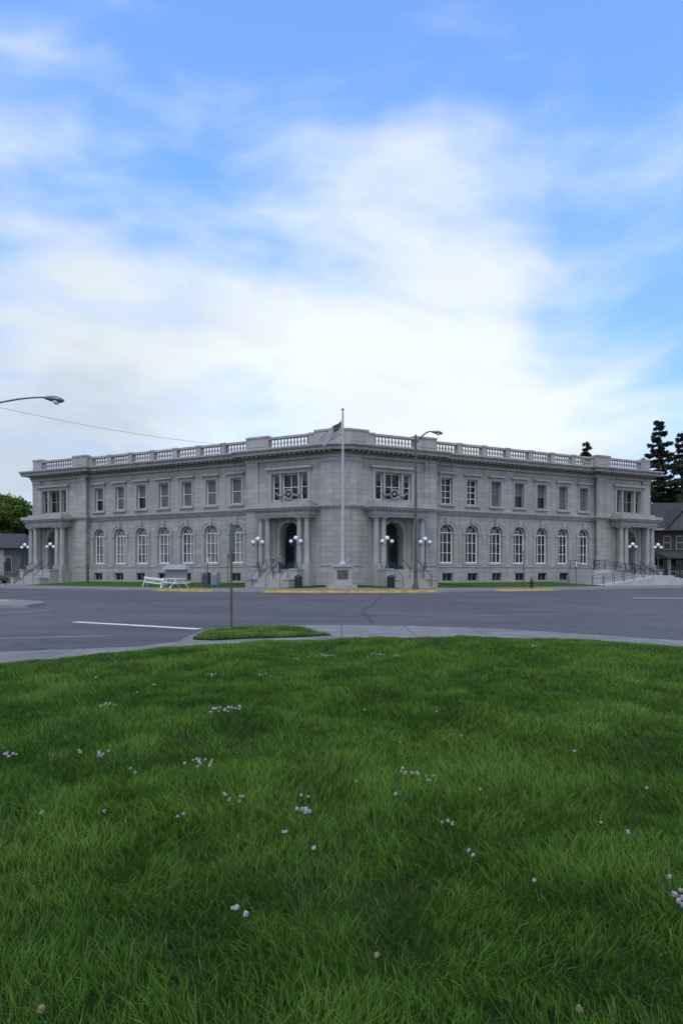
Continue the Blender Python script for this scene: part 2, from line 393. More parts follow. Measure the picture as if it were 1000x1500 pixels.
# ---------------------------------------------------------------- street lights
def street_light(P,h,arm,dirx,diry=0,hs=1.):
    e=empty('street_light',P); m=MB()
    m.lathe(0,0,[(.25,0),(.25,.25),(.16,.4),(.14,1.2),(.125,4),(.08,h-.6),(.075,h)],12,0)
    pts=[]
    for k in range(11):
        u=k/10; pts.append((dirx*arm*u,diry*arm*u,h-.7+.95*math.sin(u*math.pi*.5)))
    m.tube(pts,[.055]*8+[.05]*3,8,0)
    x,y,z=pts[-1]
    prof=[(0,.06,.05),(.15,.09,.09),(.35,.17,.13),(.6,.19,.15),(.8,.15,.1),(.9,.04,.04)]
    vs=[];fs=[];n=10
    for (d,w,hh) in prof:
        d*=hs;w*=hs;hh*=hs
        for k in range(n):
            a=2*math.pi*k/n; vs.append((x+dirx*d-diry*w*math.cos(a),y+diry*d+dirx*w*math.cos(a),z-.02+hh*math.sin(a)-.15*d))
    for i in range(len(prof)-1):
        for k in range(n): fs.append((i*n+k,i*n+(k+1)%n,(i+1)*n+(k+1)%n,(i+1)*n+k))
    fs.append(tuple(range(n)));fs.append(tuple(range(n*5,n*6)))
    m.add(vs,fs,1); m.ball((x+dirx*.55*hs,y+diry*.5,z-.2*hs),.16*hs,2,10,.8)
    mk('pole_arm_and_head',m,[BRONZ if arm<3 else STEEL,STEEL,GLOBE],e,smooth=True)
    return e
street_light((5.75,53.0,.12),12.0,1.2,1,0)
street_light((-22.3,40,0),11.45,4.9,1,.0,1.3)
w=empty('overhead_wire'); m=MB()
a=Vector((-22.2,40,11.6)); b=Vector((-11.4,61.5,13.0))
m.tube([a.lerp(b,i/20)-Vector((0,0,.9*4*(i/20)*(1-i/20)*.35)) for i in range(21)],.011,4); mk('cable',m,[STEEL],w)
# ---------------------------------------------------------------- ground, roads
def asphalt(name,base):
    m,nt,b=newmat(name); v=coords(nt)
    f1=noise(nt,v,.12,5,.6); f2=noise(nt,v,60,3,.7); f3=noise(nt,scaled(nt,v,(.15,1.2,1)),.8,5); f4=noise(nt,v,.45,6,.7)
    col=mix(nt,maprange(nt,f1,.35,.65),tuple(x*.75 for x in base),tuple(x*1.2 for x in base))
    col=mix(nt,maprange(nt,f3,.35,.7,0,.55),col,tuple(x*1.45 for x in base))
    col=mix(nt,maprange(nt,f4,.5,.7,0,.4),col,(.66,.65,.65),'MULTIPLY')
    col=mix(nt,maprange(nt,f2,.35,.65,0,.5),col,(.6,.6,.6),'MULTIPLY')
    w=N(nt,'ShaderNodeVectorMath',operation='ADD'); nz=N(nt,'ShaderNodeTexNoise'); nz.inputs['Scale'].default_value=.5; nz.inputs['Detail'].default_value=5
    nt.links.new(v,nz.inputs['Vector']); nt.links.new(v,w.inputs[0]); nt.links.new(scaled(nt,nz.outputs['Color'],(3.,3.,0)),w.inputs[1])
    vo=N(nt,'ShaderNodeTexVoronoi'); vo.feature='DISTANCE_TO_EDGE'; vo.inputs['Scale'].default_value=.10; nt.links.new(w.outputs[0],vo.inputs['Vector'])
    cr=maprange(nt,vo.outputs['Distance'],.001,.005,1,0)
    cr=math_(nt,'MULTIPLY',cr,maprange(nt,noise(nt,v,.2,2),.45,.6))
    col=mix(nt,math_(nt,'MULTIPLY',cr,.55),col,(.035,.033,.033))
    nt.links.new(col,b.inputs['Base Color']); b.inputs['Roughness'].default_value=.9; b.inputs['Specular IOR Level'].default_value=.2
    bump(nt,b,f2,.4,.01); return m
ASP=asphalt('asphalt',(.112,.101,.098))
def turf(name,c1,c2,sc=1.):
    m,nt,b=newmat(name); v=coords(nt)
    f=noise(nt,v,.5*sc,5,.65); g=noise(nt,v,18*sc,4,.7)
    col=mix(nt,maprange(nt,f,.35,.65),c1,c2); col=mix(nt,maprange(nt,g,.35,.65,0,.7),col,(.45,.5,.4),'MULTIPLY')
    nt.links.new(col,b.inputs['Base Color']); b.inputs['Roughness'].default_value=.95; b.inputs['Specular IOR Level'].default_value=.1
    bump(nt,b,g,.8,.05); return m
TURF=turf('turf',(.04,.10,.012),(.08,.145,.022)); SOIL=turf('lawn_soil',(.022,.04,.008),(.045,.065,.014),2)
FARG=turf('far_ground',(.04,.07,.02),(.07,.1,.03),.1)
def poly(name,pts,z,mats,parent=None,side=None):
    m=MB(); n=len(pts); m.add([(x,y,z) for x,y in pts],[tuple(range(n))],0)
    if side is not None:
        for i in range(n):
            (x0,y0),(x1,y1)=pts[i],pts[(i+1)%n]; m.quad((x0,y0,side),(x1,y1,side),(x1,y1,z),(x0,y0,z),1 if len(mats)>1 else 0)
    return mk(name,m,mats,parent)
poly('ground',[(-900,-300),(900,-300),(900,1500),(-900,1500)],-.03,[FARG])
poly('road',[(-130,-12),(130,-12),(130,140),(-130,140)],0,[ASP])
KT=12.5
ls_=lambda a,b,n:[a+(b-a)*i/(n-1) for i in range(n)]
kl=[L(s,KT) for s in ls_(75,6,30)]
p0,p1_,p2=L(5,KT),Vector((0,CY-KT/CA,0)),R(5,KT)
kc=[p0*((1-u)**2)+p1_*(2*u*(1-u))+p2*(u*u) for u in ls_(0,1,17)]
kr=[R(s,KT) for s in ls_(6,75,30)]
kerb=[(p.x,p.y) for p in kl+kc+kr]
def offs(pts,d):
    out=[]
    for i,(x,y) in enumerate(pts):
        x0,y0=pts[max(i-1,0)];x1,y1=pts[min(i+1,len(pts)-1)]
        dx,dy=x1-x0,y1-y0; l=math.hypot(dx,dy); out.append((x-dy/l*d,y+dx/l*d))
    return out
inner=offs(kerb,.18)
back=[(R(75,-60).x,R(75,-60).y),(L(75,-60).x,L(75,-60).y)]
def pave(name,base):
    m,nt,b=newmat(name); v=coords(nt)
    br=N(nt,'ShaderNodeTexBrick'); nt.links.new(v,br.inputs['Vector']); br.offset=0
    br.inputs['Scale'].default_value=1; br.inputs['Brick Width'].default_value=1.6; br.inputs['Row Height'].default_value=1.6; br.inputs['Mortar Size'].default_value=.015
    br.inputs['Color1'].default_value=(*base,1); br.inputs['Color2'].default_value=(*[x*.84 for x in base],1); br.inputs['Mortar'].default_value=(*[x*.35 for x in base],1)
    f=noise(nt,v,1.1,7,.7); col=mix(nt,maprange(nt,f,.35,.65,0,.85),br.outputs['Color'],(.52,.5,.47),'MULTIPLY')
    g=noise(nt,v,45,3,.7); col=mix(nt,maprange(nt,g,.4,.65,0,.4),col,(.6,.6,.6),'MULTIPLY')
    nt.links.new(col,b.inputs['Base Color']); b.inputs['Roughness'].default_value=.9; bump(nt,b,f,.3,.02); return m
PAVE=pave('paving',(.28,.258,.235))
poly('sidewalk',kerb+back,.12,[PAVE,CONC],None,-.01)
m=MB()
for i in range(len(kerb)-1):
    a,b_=kerb[i],kerb[i+1];c,d=inner[i+1],inner[i]
    m.quad((*a,.125),(*b_,.125),(*c,.125),(*d,.125))
mk('kerb',m,[CONCL])
YEL=simple('yellow_paint',(.52,.34,.07),.8,.4,2.5)
YELF=simple('worn_yellow_paint',(.42,.28,.08),.85,.5,1.5)
m=MB(); outk=offs(kerb,-.02); road_o=offs(kerb,-.95); topi=offs(kerb,.16)
def dens(pts,n=12):
    o=[]
    for (x0,y0),(x1,y1) in zip(pts,pts[1:]):
        for k in range(n): o.append((x0+(x1-x0)*k/n,y0+(y1-y0)*k/n))
    return o+[pts[-1]]
ko,ro,ti=dens(outk),dens(road_o),dens(topi)
for i in range(len(ko)-1):
    x=ko[i][0]
    if -5.6<x<6.9 or -14.5<x<-9.6 or 11.6<x<16.8:
        m.quad((*ko[i],.003),(*ko[i+1],.003),(*ko[i+1],.13),(*ko[i],.13),0)
        m.quad((*ko[i],.13),(*ko[i+1],.13),(*ti[i+1],.13),(*ti[i],.13),0)
        m.quad((*ko[i],.004),(*ko[i+1],.004),(*ro[i+1],.004),(*ro[i],.004),1)
mk('yellow_kerb_paint',m,[YEL,YELF])
def strip(f,s0,s1,t0,t1,name,zb=.62):
    P=[f(s0,t0,zb),f(s1,t0,zb),f(s1,t1,.145),f(s0,t1,.145)]; Q=[f(s0,t0,.1),f(s1,t0,.1),f(s1,t1,.1),f(s0,t1,.1)]
    m=MB(); m.add(P+Q,[(0,1,2,3),(0,1,5,4),(1,2,6,5),(2,3,7,6),(3,0,4,7)])
    return mk(name,m,[TURF])
strip(L,9.9,31.2,.17,7.2,'lawn_strip',.42); strip(R,9.9,24.3,.17,7.2,'lawn_strip',.42)
for f in(L,R):
    strip(f,1.2,2.6,.75,5.5,'lawn_strip',.3); strip(f,7.4,9.5,.75,6.5,'lawn_strip',.35)
    strip(f,44,75,-50,8,'lawn_strip',.145)
def px2(px,py,z=0.): 
    Y=(1.5-z)*1000/(py-837); return ((px-500)/1000*Y,Y)
poly('traffic_island',[px2(-160,893),px2(-60,892.5),px2(40,890),px2(68,886.5),px2(60,884),px2(20,881.5),px2(-160,879)],.12,[PAVE,CONC],None,-.01)
poly('yellow_island_paint',[px2(-40,884.5),px2(12,884.5),px2(18,882.8),px2(-40,881.2)],.126,[YEL])
WPT=simple('white_paint',(.6,.6,.59),.8,.3,3)
WPF=simple('worn_white_paint',(.26,.255,.25),.85,.45,2)
def line(name,a,b,w,mat,z=.004):
    a=Vector(a);b=Vector(b);d=(b-a).normalized();n=Vector((-d.y,d.x))*w/2
    return poly(name,[tuple(a-n),tuple(b-n),tuple(b+n),tuple(a+n)],z,[mat])
line('stop_line',px2(110,911),px2(292,921.5),.30,WPT)
line('lane_line',px2(-60,937),px2(165,931),.12,WPF)
line('lane_line',px2(0,899),px2(75,893),.14,WPF)
line('lane_line',px2(925,876),px2(1150,877),.4,WPT)
line('lane_line',px2(700,902),px2(840,899),.12,WPF,.005)
TAR=simple('tar_patch',(.06,.057,.055),.8,.3,1)
def crack(pts,w):
    m=MB(); P=[Vector(px2(*p)) for p in pts]; Q=[]
    for a,b in zip(P,P[1:]):
        for k in range(8):
            q=a.lerp(b,k/8); Q.append(q+Vector((random.uniform(-.1,.1),random.uniform(-.1,.1))))
    Q.append(P[-1])
    for i in range(len(Q)-1):
        d=(Q[i+1]-Q[i]).normalized(); n=Vector((-d.y,d.x))*w*random.uniform(.3,.6)
        m.quad((*(Q[i]-n),.0075),(*(Q[i+1]-n),.0075),(*(Q[i+1]+n),.0075),(*(Q[i]+n),.0075))
    mk('road_crack',m,[TAR])
crack([(560,872),(548,884),(530,896),(545,912)],.11); crack([(480,905),(560,901),(640,904)],.08)
# near sidewalk
OUT=[(-30,-6),(-14,4.5),(-9,9.3),(-5.9,11.9),(-3.8,12.7),(-3.25,13.6),(-3.3,15.2),(-3.3,16.3),(-2.9,17.1),(-2.0,17.6),(-.9,17.8),(.6,17.8),(1.75,17.6),(4.1,16.5),(6.9,13.8),(14,8.0),(30,-4)]
poly('sidewalk',OUT+[(30,-12),(-30,-12)],.1,[PAVE,CONC],None,-.01)
EX=[-30,-14,-5.2,-4.06,-2.8,-1.36,0,2.9,4.8,6.2,14,30]; EY=[-8,2.6,10.2,11.4,12.7,13.6,14.1,14.5,13.7,12.6,6.8,-5]
def edgeY(x): return np.interp(x,EX,EY)+.12*np.sin(x*3.1)+.07*np.sin(x*7.7+1)+.05*np.sin(x*17.3+2)
def H(x,y):
    d=np.clip((edgeY(x)-y)/1.5,0,1)
    return .112+d*(.035+.03*np.sin(x*.9+1.1)*np.cos(y*.8)+.018*np.sin(x*2.3+y*1.7)+.012*np.sin(x*4.1-y*3.3))
nx,ny=160,120
xs=np.linspace(-22,22,nx); vs=[];fs=[]
for j in range(ny+1):
    for x in xs:
        e=float(edgeY(x)); y=-10+(e+10)*j/ny; vs.append((float(x),y,float(H(x,y))))
fs=[(j*nx+i,j*nx+i+1,(j+1)*nx+i+1,(j+1)*nx+i) for j in range(ny) for i in range(nx-1)]
me=bpy.data.meshes.new('lawn'); me.from_pydata(vs,[],fs); me.materials.append(SOIL); me.polygons.foreach_set('use_smooth',[True]*len(fs))
lo=bpy.data.objects.new('lawn',me); scene.collection.objects.link(lo)
ISL=[(-3.05,14.0),(-3.1,15.6),(-2.9,16.4),(-2.2,16.9),(-1.3,17.1),(-.9,16.5),(-.5,15.3),(-.2,14.9),(-1.0,14.45),(-1.9,14.2),(-2.6,13.8)]
poly('lawn_island',ISL,.115,[SOIL])
# grass blades
def vnoise(x,y,seed):
    r=np.random.default_rng(seed); T=r.random((256,256))
    xi=np.floor(x).astype(int);yi=np.floor(y).astype(int);fx=x-xi;fy=y-yi;fx=fx*fx*(3-2*fx);fy=fy*fy*(3-2*fy)
    g=lambda a,b:T[a%256,b%256]
    return (g(xi,yi)*(1-fx)+g(xi+1,yi)*fx)*(1-fy)+(g(xi,yi+1)*(1-fx)+g(xi+1,yi+1)*fx)*fy
def inpoly(x,y,P):
    c=np.zeros(len(x),bool);n=len(P)
    for i in range(n):
        x0,y0=P[i];x1,y1=P[(i+1)%n]
        if y0==y1: continue
        c^=((y0>y)!=(y1>y))&(x<(x1-x0)*(y-y0)/(y1-y0)+x0)
    return c
X=[];Y=[];WD=[];HT=[];Z=[]
zones=[(1.2,3.2,7500,.0030),(3.2,5,5200,.0036),(5,8,3200,.0048),(8,11,1900,.0065),(11,15,1300,.0085)]
for y0,y1,d,wd in zones:
    w_=y1*.5+1.0; n=int(2*w_*(y1-y0)*d); x=rng.uniform(-w_,w_,n); y=rng.uniform(y0,y1,n)
    k=(y<edgeY(x)-.0+rng.normal(0,.05,n)); x=x[k];y=y[k]
    X.append(x);Y.append(y);WD.append(np.full(len(x),wd));HT.append((.072 if y0<8 else .06)*(.5+.5*np.clip((edgeY(x)-y)/1.0,0,1)));Z.append(H(x,y))
x=rng.uniform(-3.2,0,30000);y=rng.uniform(13.5,17.3,30000);k=inpoly(x,y,ISL);x=x[k];y=y[k]
X.append(x);Y.append(y);WD.append(np.full(len(x),.0095));HT.append(np.full(len(x),.06));Z.append(np.full(len(x),.112))
X=np.concatenate(X);Y=np.concatenate(Y);WD=np.concatenate(WD);HT=np.concatenate(HT);Z=np.concatenate(Z); n=len(X)
c0=vnoise(X*.45+20,Y*.45+20,9);c1=vnoise(X*1.1+40,Y*1.1+40,1);c2=vnoise(X*4+40,Y*4+40,2);c3=vnoise(X*13+60,Y*13+60,3);c4=vnoise(X*2.1+70,Y*2.1+30,6)
ht=HT*(.28+.45*c1+.6*c2+.5*c3)*rng.uniform(.55,1.25,n)
bare=np.clip((vnoise(X*1.7+10,Y*1.7+50,12)-.80)*6,0,.75); keep=rng.random(n)>bare
wid=WD*rng.uniform(.7,1.3,n)*keep; ht=ht*np.where(keep,1,.2)
ang=vnoise(X*2.5+90,Y*2.5+90,4)*7+rng.normal(0,1.3,n)
lean=ht*rng.uniform(.25,1.2,n); dx,dy=np.cos(ang)*lean,np.sin(ang)*lean
fa=rng.uniform(0,2*np.pi,n); wx,wy=np.cos(fa)*wid/2,np.sin(fa)*wid/2
V=np.zeros((n,5,3))
V[:,0]=np.stack([X-wx,Y-wy,Z-.005],1);V[:,1]=np.stack([X+wx,Y+wy,Z-.005],1)
V[:,2]=np.stack([X+wx*.85+dx*.35,Y+wy*.85+dy*.35,Z+ht*.62],1);V[:,3]=np.stack([X-wx*.85+dx*.35,Y-wy*.85+dy*.35,Z+ht*.62],1)
V[:,4]=np.stack([X+dx,Y+dy,Z+ht*.95],1)
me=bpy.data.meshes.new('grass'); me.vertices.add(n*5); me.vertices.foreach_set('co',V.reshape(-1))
b0=np.arange(n)*5
lv=np.stack([b0,b0+1,b0+2,b0+3,b0+3,b0+2,b0+4],1).reshape(-1)
me.loops.add(n*7); me.loops.foreach_set('vertex_index',lv.astype(np.int32))
ls=np.stack([np.arange(n)*7,np.arange(n)*7+4],1).reshape(-1)
me.polygons.add(n*2); me.polygons.foreach_set('loop_start',ls.astype(np.int32))
me.update(calc_edges=True)
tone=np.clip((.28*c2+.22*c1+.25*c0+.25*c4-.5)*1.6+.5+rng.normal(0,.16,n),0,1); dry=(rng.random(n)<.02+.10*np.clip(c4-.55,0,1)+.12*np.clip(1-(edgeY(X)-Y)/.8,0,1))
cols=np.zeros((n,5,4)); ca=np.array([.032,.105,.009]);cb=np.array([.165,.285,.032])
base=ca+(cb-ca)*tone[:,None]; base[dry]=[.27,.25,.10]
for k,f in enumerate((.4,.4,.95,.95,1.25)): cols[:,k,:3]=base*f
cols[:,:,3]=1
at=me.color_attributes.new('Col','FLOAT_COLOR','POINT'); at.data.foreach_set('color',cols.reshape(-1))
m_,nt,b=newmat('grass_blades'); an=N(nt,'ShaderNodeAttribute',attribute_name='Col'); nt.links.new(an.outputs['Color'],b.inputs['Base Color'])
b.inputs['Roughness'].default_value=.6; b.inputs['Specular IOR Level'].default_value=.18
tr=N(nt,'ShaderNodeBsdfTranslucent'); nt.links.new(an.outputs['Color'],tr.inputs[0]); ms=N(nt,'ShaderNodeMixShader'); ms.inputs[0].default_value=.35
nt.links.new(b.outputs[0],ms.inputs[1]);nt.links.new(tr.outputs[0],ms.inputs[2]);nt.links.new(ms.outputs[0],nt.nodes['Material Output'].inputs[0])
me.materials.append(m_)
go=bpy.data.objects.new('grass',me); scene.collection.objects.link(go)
# clover flowers
CL=[(155,1030,9),(325,1045,20),(345,1040,10),(20,1112,7),(150,1108,6),(115,1108,2),(290,1115,13),(195,1128,2),(600,1130,9),(627,1140,4),(330,1162,3),(352,1165,3),(440,1180,7),(262,1190,3),(415,1212,2),(655,1203,3),(578,1163,1),(702,1158,1),(945,1152,1),(840,1102,1),(878,1207,1),(918,1220,1),(348,1340,3),(550,1387,1),(992,1322,7),(978,1292,1),(845,1475,1),(458,1240,1),(685,1242,2),(475,959,14),(548,958,12),(580,962,6),(385,988,4),(310,988,6),(224,1005,2),(140,992,1),(200,1015,1),(533,1040,1),(638,1048,1),(782,951,7),(930,996,4),(972,1006,1),(585,1085,1),(675,1073,1),(445,1158,2),(58,1497,1),(152,1195,1),(60,1202,1),(520,1142,1),(437,968,4),(780,1290,1)]
m=MB(); rr=random.Random(2)
for (px,py,k) in CL:
    x0,y0=px2(px,py,.19)
    sc=y0/5
    for i in range(k):
        x=x0+rr.gauss(0,.011*k**.6*(.6+.4*sc)) if k>1 else x0
        y=y0+rr.gauss(0,.016*k**.5*(.6+.4*sc)) if k>1 else y0
        if y>edgeY(x)-.1: y=float(edgeY(x))-.15
        g=float(H(x,y)); h=rr.uniform(.045,.07); r=rr.uniform(.0065,.0105); mi=1 if py>1370 else 0
        m.tube([(x,y,g),(x+.005,y,g+h)],.0012,3,2)
        vs=[];fs=[]
        for q in range(34):
            th=math.acos(1-1.5*(q+.5)/34);ph=q*2.4
            d=Vector((math.sin(th)*math.cos(ph),math.sin(th)*math.sin(ph),math.cos(th)))
            rk=r*rr.uniform(.75,1.3)
            s_=d.orthogonal().normalized()*r*.24; c=Vector((x+.005,y,g+h)); u=d.cross(s_).normalized()*r*.24
            o=len(vs); vs+=[c+d*r*.2+s_,c+d*r*.2-s_,c+d*rk*1.1+u,c+d*rk*1.3,c+d*rk*1.05-u]; fs+=[(o,o+1,o+2),(o+2,o+3,o),(o+3,o+4,o+1),(o,o+3,o+1)]
        m.add(vs,fs,mi)
mk('clover_flowers',m,[simple('clover_white',(.66,.56,.6),.8,.2,60,bs=0),simple('clover_faded',(.45,.34,.2),.8,.2,40,bs=0),TURF])
# ---------------------------------------------------------------- sign posts
SGN=simple('sign_back',(.2,.2,.2),.4,.2,metal=.6)
def sign(P,h,kind,rot=0,face=None):
    e=empty('traffic_sign' if kind!='park' else 'parking_sign',P); e.rotation_euler=(0,0,rot); m=MB()
    m.box(-.03,.03,-.004,.004,0,h,0);m.box(-.034,-.026,-.004,.034,0,h,0);m.box(.026,.034,-.004,.034,0,h,0)
    if kind=='rect': m.box(-.23,.23,-.012,-.006,h-.66,h-.04,1)
    elif kind=='park': m.box(-.15,.15,-.012,-.006,h-.5,h-.05,2)
    mk('post_and_plate',m,[BRONZ,SGN,face or WHT],e); return e
x,y=px2(340,920,.11); sign((x,y,.11),2.55,'rect',math.radians(84))
sign((15.0,56.3,.12),3.1,'park',.5,SGN); sign((20.6,60,.12),2.3,'park',.9,WHT)
sign((-10.8,55.2,.12),2.6,'park',1.2,WHT); sign((-30.5,62,.12),2.8,'park',-.6,SGN); sign((-9.5,57.2,.12),2.9,'park',1.35,SGN)
e=empty('fire_hydrant',(15.9,57.2,.12)); m=MB()
m.lathe(0,0,[(.17,0),(.17,.06),(.11,.08),(.11,.5),(.15,.52),(.15,.57),(.12,.6),(.1,.7),(.04,.76),(.03,.82)],12)
m.tube([(-.2,0,.4),(.2,0,.4)],.055,8);m.tube([(0,-.2,.38),(0,0,.38)],.07,8); mk('body',m,[IRON],e,smooth=True)
def bin_(P):
    e=empty('trash_bin',P); m=MB(); m.lathe(0,0,[(.26,0),(.3,.05),(.31,.8),(.33,.82),(.33,.9),(.24,1.02),(.1,1.08)],14); 
    for k in range(14):
        a=k*math.pi/7; m.box(.3*math.cos(a)-.02,.3*math.cos(a)+.02,.3*math.sin(a)-.02,.3*math.sin(a)+.02,.08,.78)
    mk('body',m,[IRON],e)
bin_((-3.55,56.2,.12)); bin_((4.1,56.6,.12))
def mailbox(P,rot,mt):
    e=empty('mailbox',P); e.rotation_euler=(0,0,rot); m=MB()
    for x in(-.25,.22): 
        for y in(-.22,.2): m.box(x,x+.04,y,y+.04,0,.3)
    m.box(-.29,.29,-.26,.26,.28,1.0)
    n=10; vs=[(x,.26*math.cos(math.pi*i/n),1.0+.3*math.sin(math.pi*i/n)) for x in(-.29,.29) for i in range(n+1)]
    m.add(vs,[tuple(range(n+1)),tuple(range(n+1,2*n+2))]+[(i,i+1,n+2+i,n+1+i) for i in range(n)])
    m.box(-.22,.22,-.29,-.255,.9,1.08); mk('box',m,[mt],e)
BLU=simple('dull_blue_paint',(.05,.06,.08),.5); GRY=simple('grey_paint',(.2,.2,.2),.5)
mailbox((-11.3,57.2,.12),-.4,BLU); mailbox((-10.5,56.9,.12),-.4,GRY)
def picnic(P,rot):
    e=empty('picnic_table',P); e.rotation_euler=(0,0,rot); m=MB()
    for k in range(5): m.box(-1.1,1.1,-.4+k*.165,-.25+k*.165,.74,.79)
    for sy in(-1,1):
        for k in range(2): m.box(-1.1,1.1,sy*.72-.14+k*.15,sy*.72-.01+k*.15,.43,.48)
    for x in(-.85,.85):
        m.tube([(x,-.85,0),(x,-.2,.74)],.05,4);m.tube([(x,.85,0),(x,.2,.74)],.05,4); m.box(x-.04,x+.04,-.85,.85,.36,.43); m.box(x-.04,x+.04,-.4,.4,.67,.739)
    mk('table_and_benches',m,[WHT],e)
picnic((-13.9,57.0,.12),-.9)
def kiosk(P,rot):
    e=empty('display_kiosk',P); e.rotation_euler=(0,0,rot); m=MB()
    for x in(-1.1,1.1): m.box(x-.07,x+.07,-.07,.07,0,1.45,0)
    m.box(-1.03,1.03,-.05,.05,.35,1.4,1)
    m.add([(-1.35,-.45,1.42),(1.35,-.45,1.42),(1.0,0,1.85),(-1.0,0,1.85),(-1.35,.45,1.42),(1.35,.45,1.42)],[(0,1,2,3),(3,2,5,4),(0,3,4),(1,2,5),(0,1,5,4)],2)
    mk('posts_board_and_roof',m,[GFR,GFR,GFR],e)
kiosk((-14.4,59.6,.25),-.46)
e=empty('barricade',(-16.0,58.2,.12)); e.rotation_euler=(0,.10,-.3); m=MB()
m.box(-1.0,1.0,-.03,.03,.7,.84);m.box(-1.0,1.0,-.03,.03,.35,.45)
for x in(-.85,.85): m.tube([(x,-.35,0),(x,0,.95)],.035,4);m.tube([(x,.35,0),(x,0,.95)],.035,4)
mk('boards_and_legs',m,[WHT],e)
# ---------------------------------------------------------------- ramp with railings (right)
e=empty('access_ramp'); m=MB()
def ramp(s0,z0,s1,z1,t0,t1):
    vs=[(s0,t0,0),(s1,t0,0),(s1,t1,0),(s0,t1,0),(s0,t0,z0),(s1,t0,z1),(s1,t1,z1),(s0,t1,z0)]
    m.add(vs,[(0,1,2,3),(4,5,6,7),(0,1,5,4),(2,3,7,6),(0,3,7,4),(1,2,6,5)],0)
    for t in(t0+.05,t1-.05):
        n=max(2,int(abs(s1-s0)/1.3)); a=(s0,t,z0);b=(s1,t,z1)
        for hh in(.95,.6): m.tube([(s0,t,z0+hh),(s1,t,z1+hh)],.028,6,1)
        for k in range(n+1):
            u=k/n; m.tube([(s0+(s1-s0)*u,t,z0+(z1-z0)*u),(s0+(s1-s0)*u,t,z0+(z1-z0)*u+.95)],.028,6,1)
ramp(24.6,.15,32.8,1.05,5.2,6.7); ramp(32.8,1.05,34.4,1.1,3.2,6.7); ramp(27.0,1.65,32.8,1.1,3.2,4.6)
ramp(27,1.65,25.5,1.66,1.4,4.6); ramp(34.42,1.0,41,.15,4.9,6.4)
mk('ramp_and_rails',m,[CONCL,IRON],e,MR,True)
# ---------------------------------------------------------------- trees
def leafmat(name,c):
    m,nt,b=newmat(name); an=N(nt,'ShaderNodeAttribute',attribute_name='Col')
    nt.links.new(mix(nt,1.,an.outputs['Color'],c,'MULTIPLY'),b.inputs['Base Color']); b.inputs['Roughness'].default_value=.7; b.inputs['Specular IOR Level'].default_value=.2; return m
BARK=simple('bark',(.07,.055,.04),.9,.3,4)
def leaves(name,P,D,size,mat,parent,shade,asp=1.):
    n=len(P); r=rng.normal(size=(n,3)); a=np.cross(D,r); a/=np.linalg.norm(a,axis=1)[:,None]+1e-9
    D=D/(np.linalg.norm(D,axis=1)[:,None]+1e-9); s=size*rng.uniform(.6,1.4,n)[:,None]
    V=np.stack([P-a*s*.5,P+a*s*.5,P+D*s*asp*1.2],1)
    me=bpy.data.meshes.new(name); me.from_pydata(V.reshape(-1,3).tolist(),[],np.arange(n*3).reshape(n,3).tolist())
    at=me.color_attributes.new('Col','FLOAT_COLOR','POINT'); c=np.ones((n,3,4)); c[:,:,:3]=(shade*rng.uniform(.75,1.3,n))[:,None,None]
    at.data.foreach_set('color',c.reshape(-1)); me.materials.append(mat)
    o=bpy.data.objects.new(name,me); scene.collection.objects.link(o); o.parent=parent
CON=leafmat('conifer_needles',(.028,.045,.022)); DEC=leafmat('broad_leaves',(.09,.145,.02))
def conifer(P,h,rad,nw=26):
    e=empty('pine_tree',P); m=MB(); m.tube([(0,0,0),(0,0,h*.5),(0,0,h)],[h*.018,h*.011,.03],8)
    PP=[];DD=[];SH=[]
    for w in range(nw):
        uw=(w+.5)/nw; nb=int(9-5*uw)+1; wr=float(rng.uniform(.65,1.2))
        for i in range(nb):
            z=h*(.1+.9*uw**.9)+float(rng.normal(0,.12)); z=min(z,h-.1)
            rr_=rad*(1-uw)**.75*wr*float(rng.uniform(.5,1.25))+.2; a=float(rng.uniform(0,6.283))
            d=np.array([math.cos(a),math.sin(a),0]); 
            end=np.array([d[0]*rr_,d[1]*rr_,z-rr_*.18]); m.tube([(0,0,z),tuple(end)],[.05,.015],4)
            k=int(45+rr_*50); t=rng.random(k)**.7
            pos=np.array([0,0,z])+(end-np.array([0,0,z]))*t[:,None]; pos[:,2]+=.22*rr_*(t**3)-.1
            side=np.cross(d,[0,0,1]); pos+=side*rng.normal(0,.13*rr_+.04,k)[:,None]*(1.1-t)[:,None]; pos[:,2]+=rng.normal(-.05,.09,k)
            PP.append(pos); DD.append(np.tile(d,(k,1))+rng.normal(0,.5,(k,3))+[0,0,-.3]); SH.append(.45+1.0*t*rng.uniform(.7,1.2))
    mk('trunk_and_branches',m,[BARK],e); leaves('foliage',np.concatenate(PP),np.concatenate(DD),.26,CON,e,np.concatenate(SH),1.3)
conifer((45.5,98,0),23.3,5.0,25); conifer((50.3,101,0),22.3,4.6,23); conifer((48.2,94,0),17,3.4,20); conifer((42.2,118,0),24.0,3.8,26)
conifer((55,97,0),20,4.5,22)
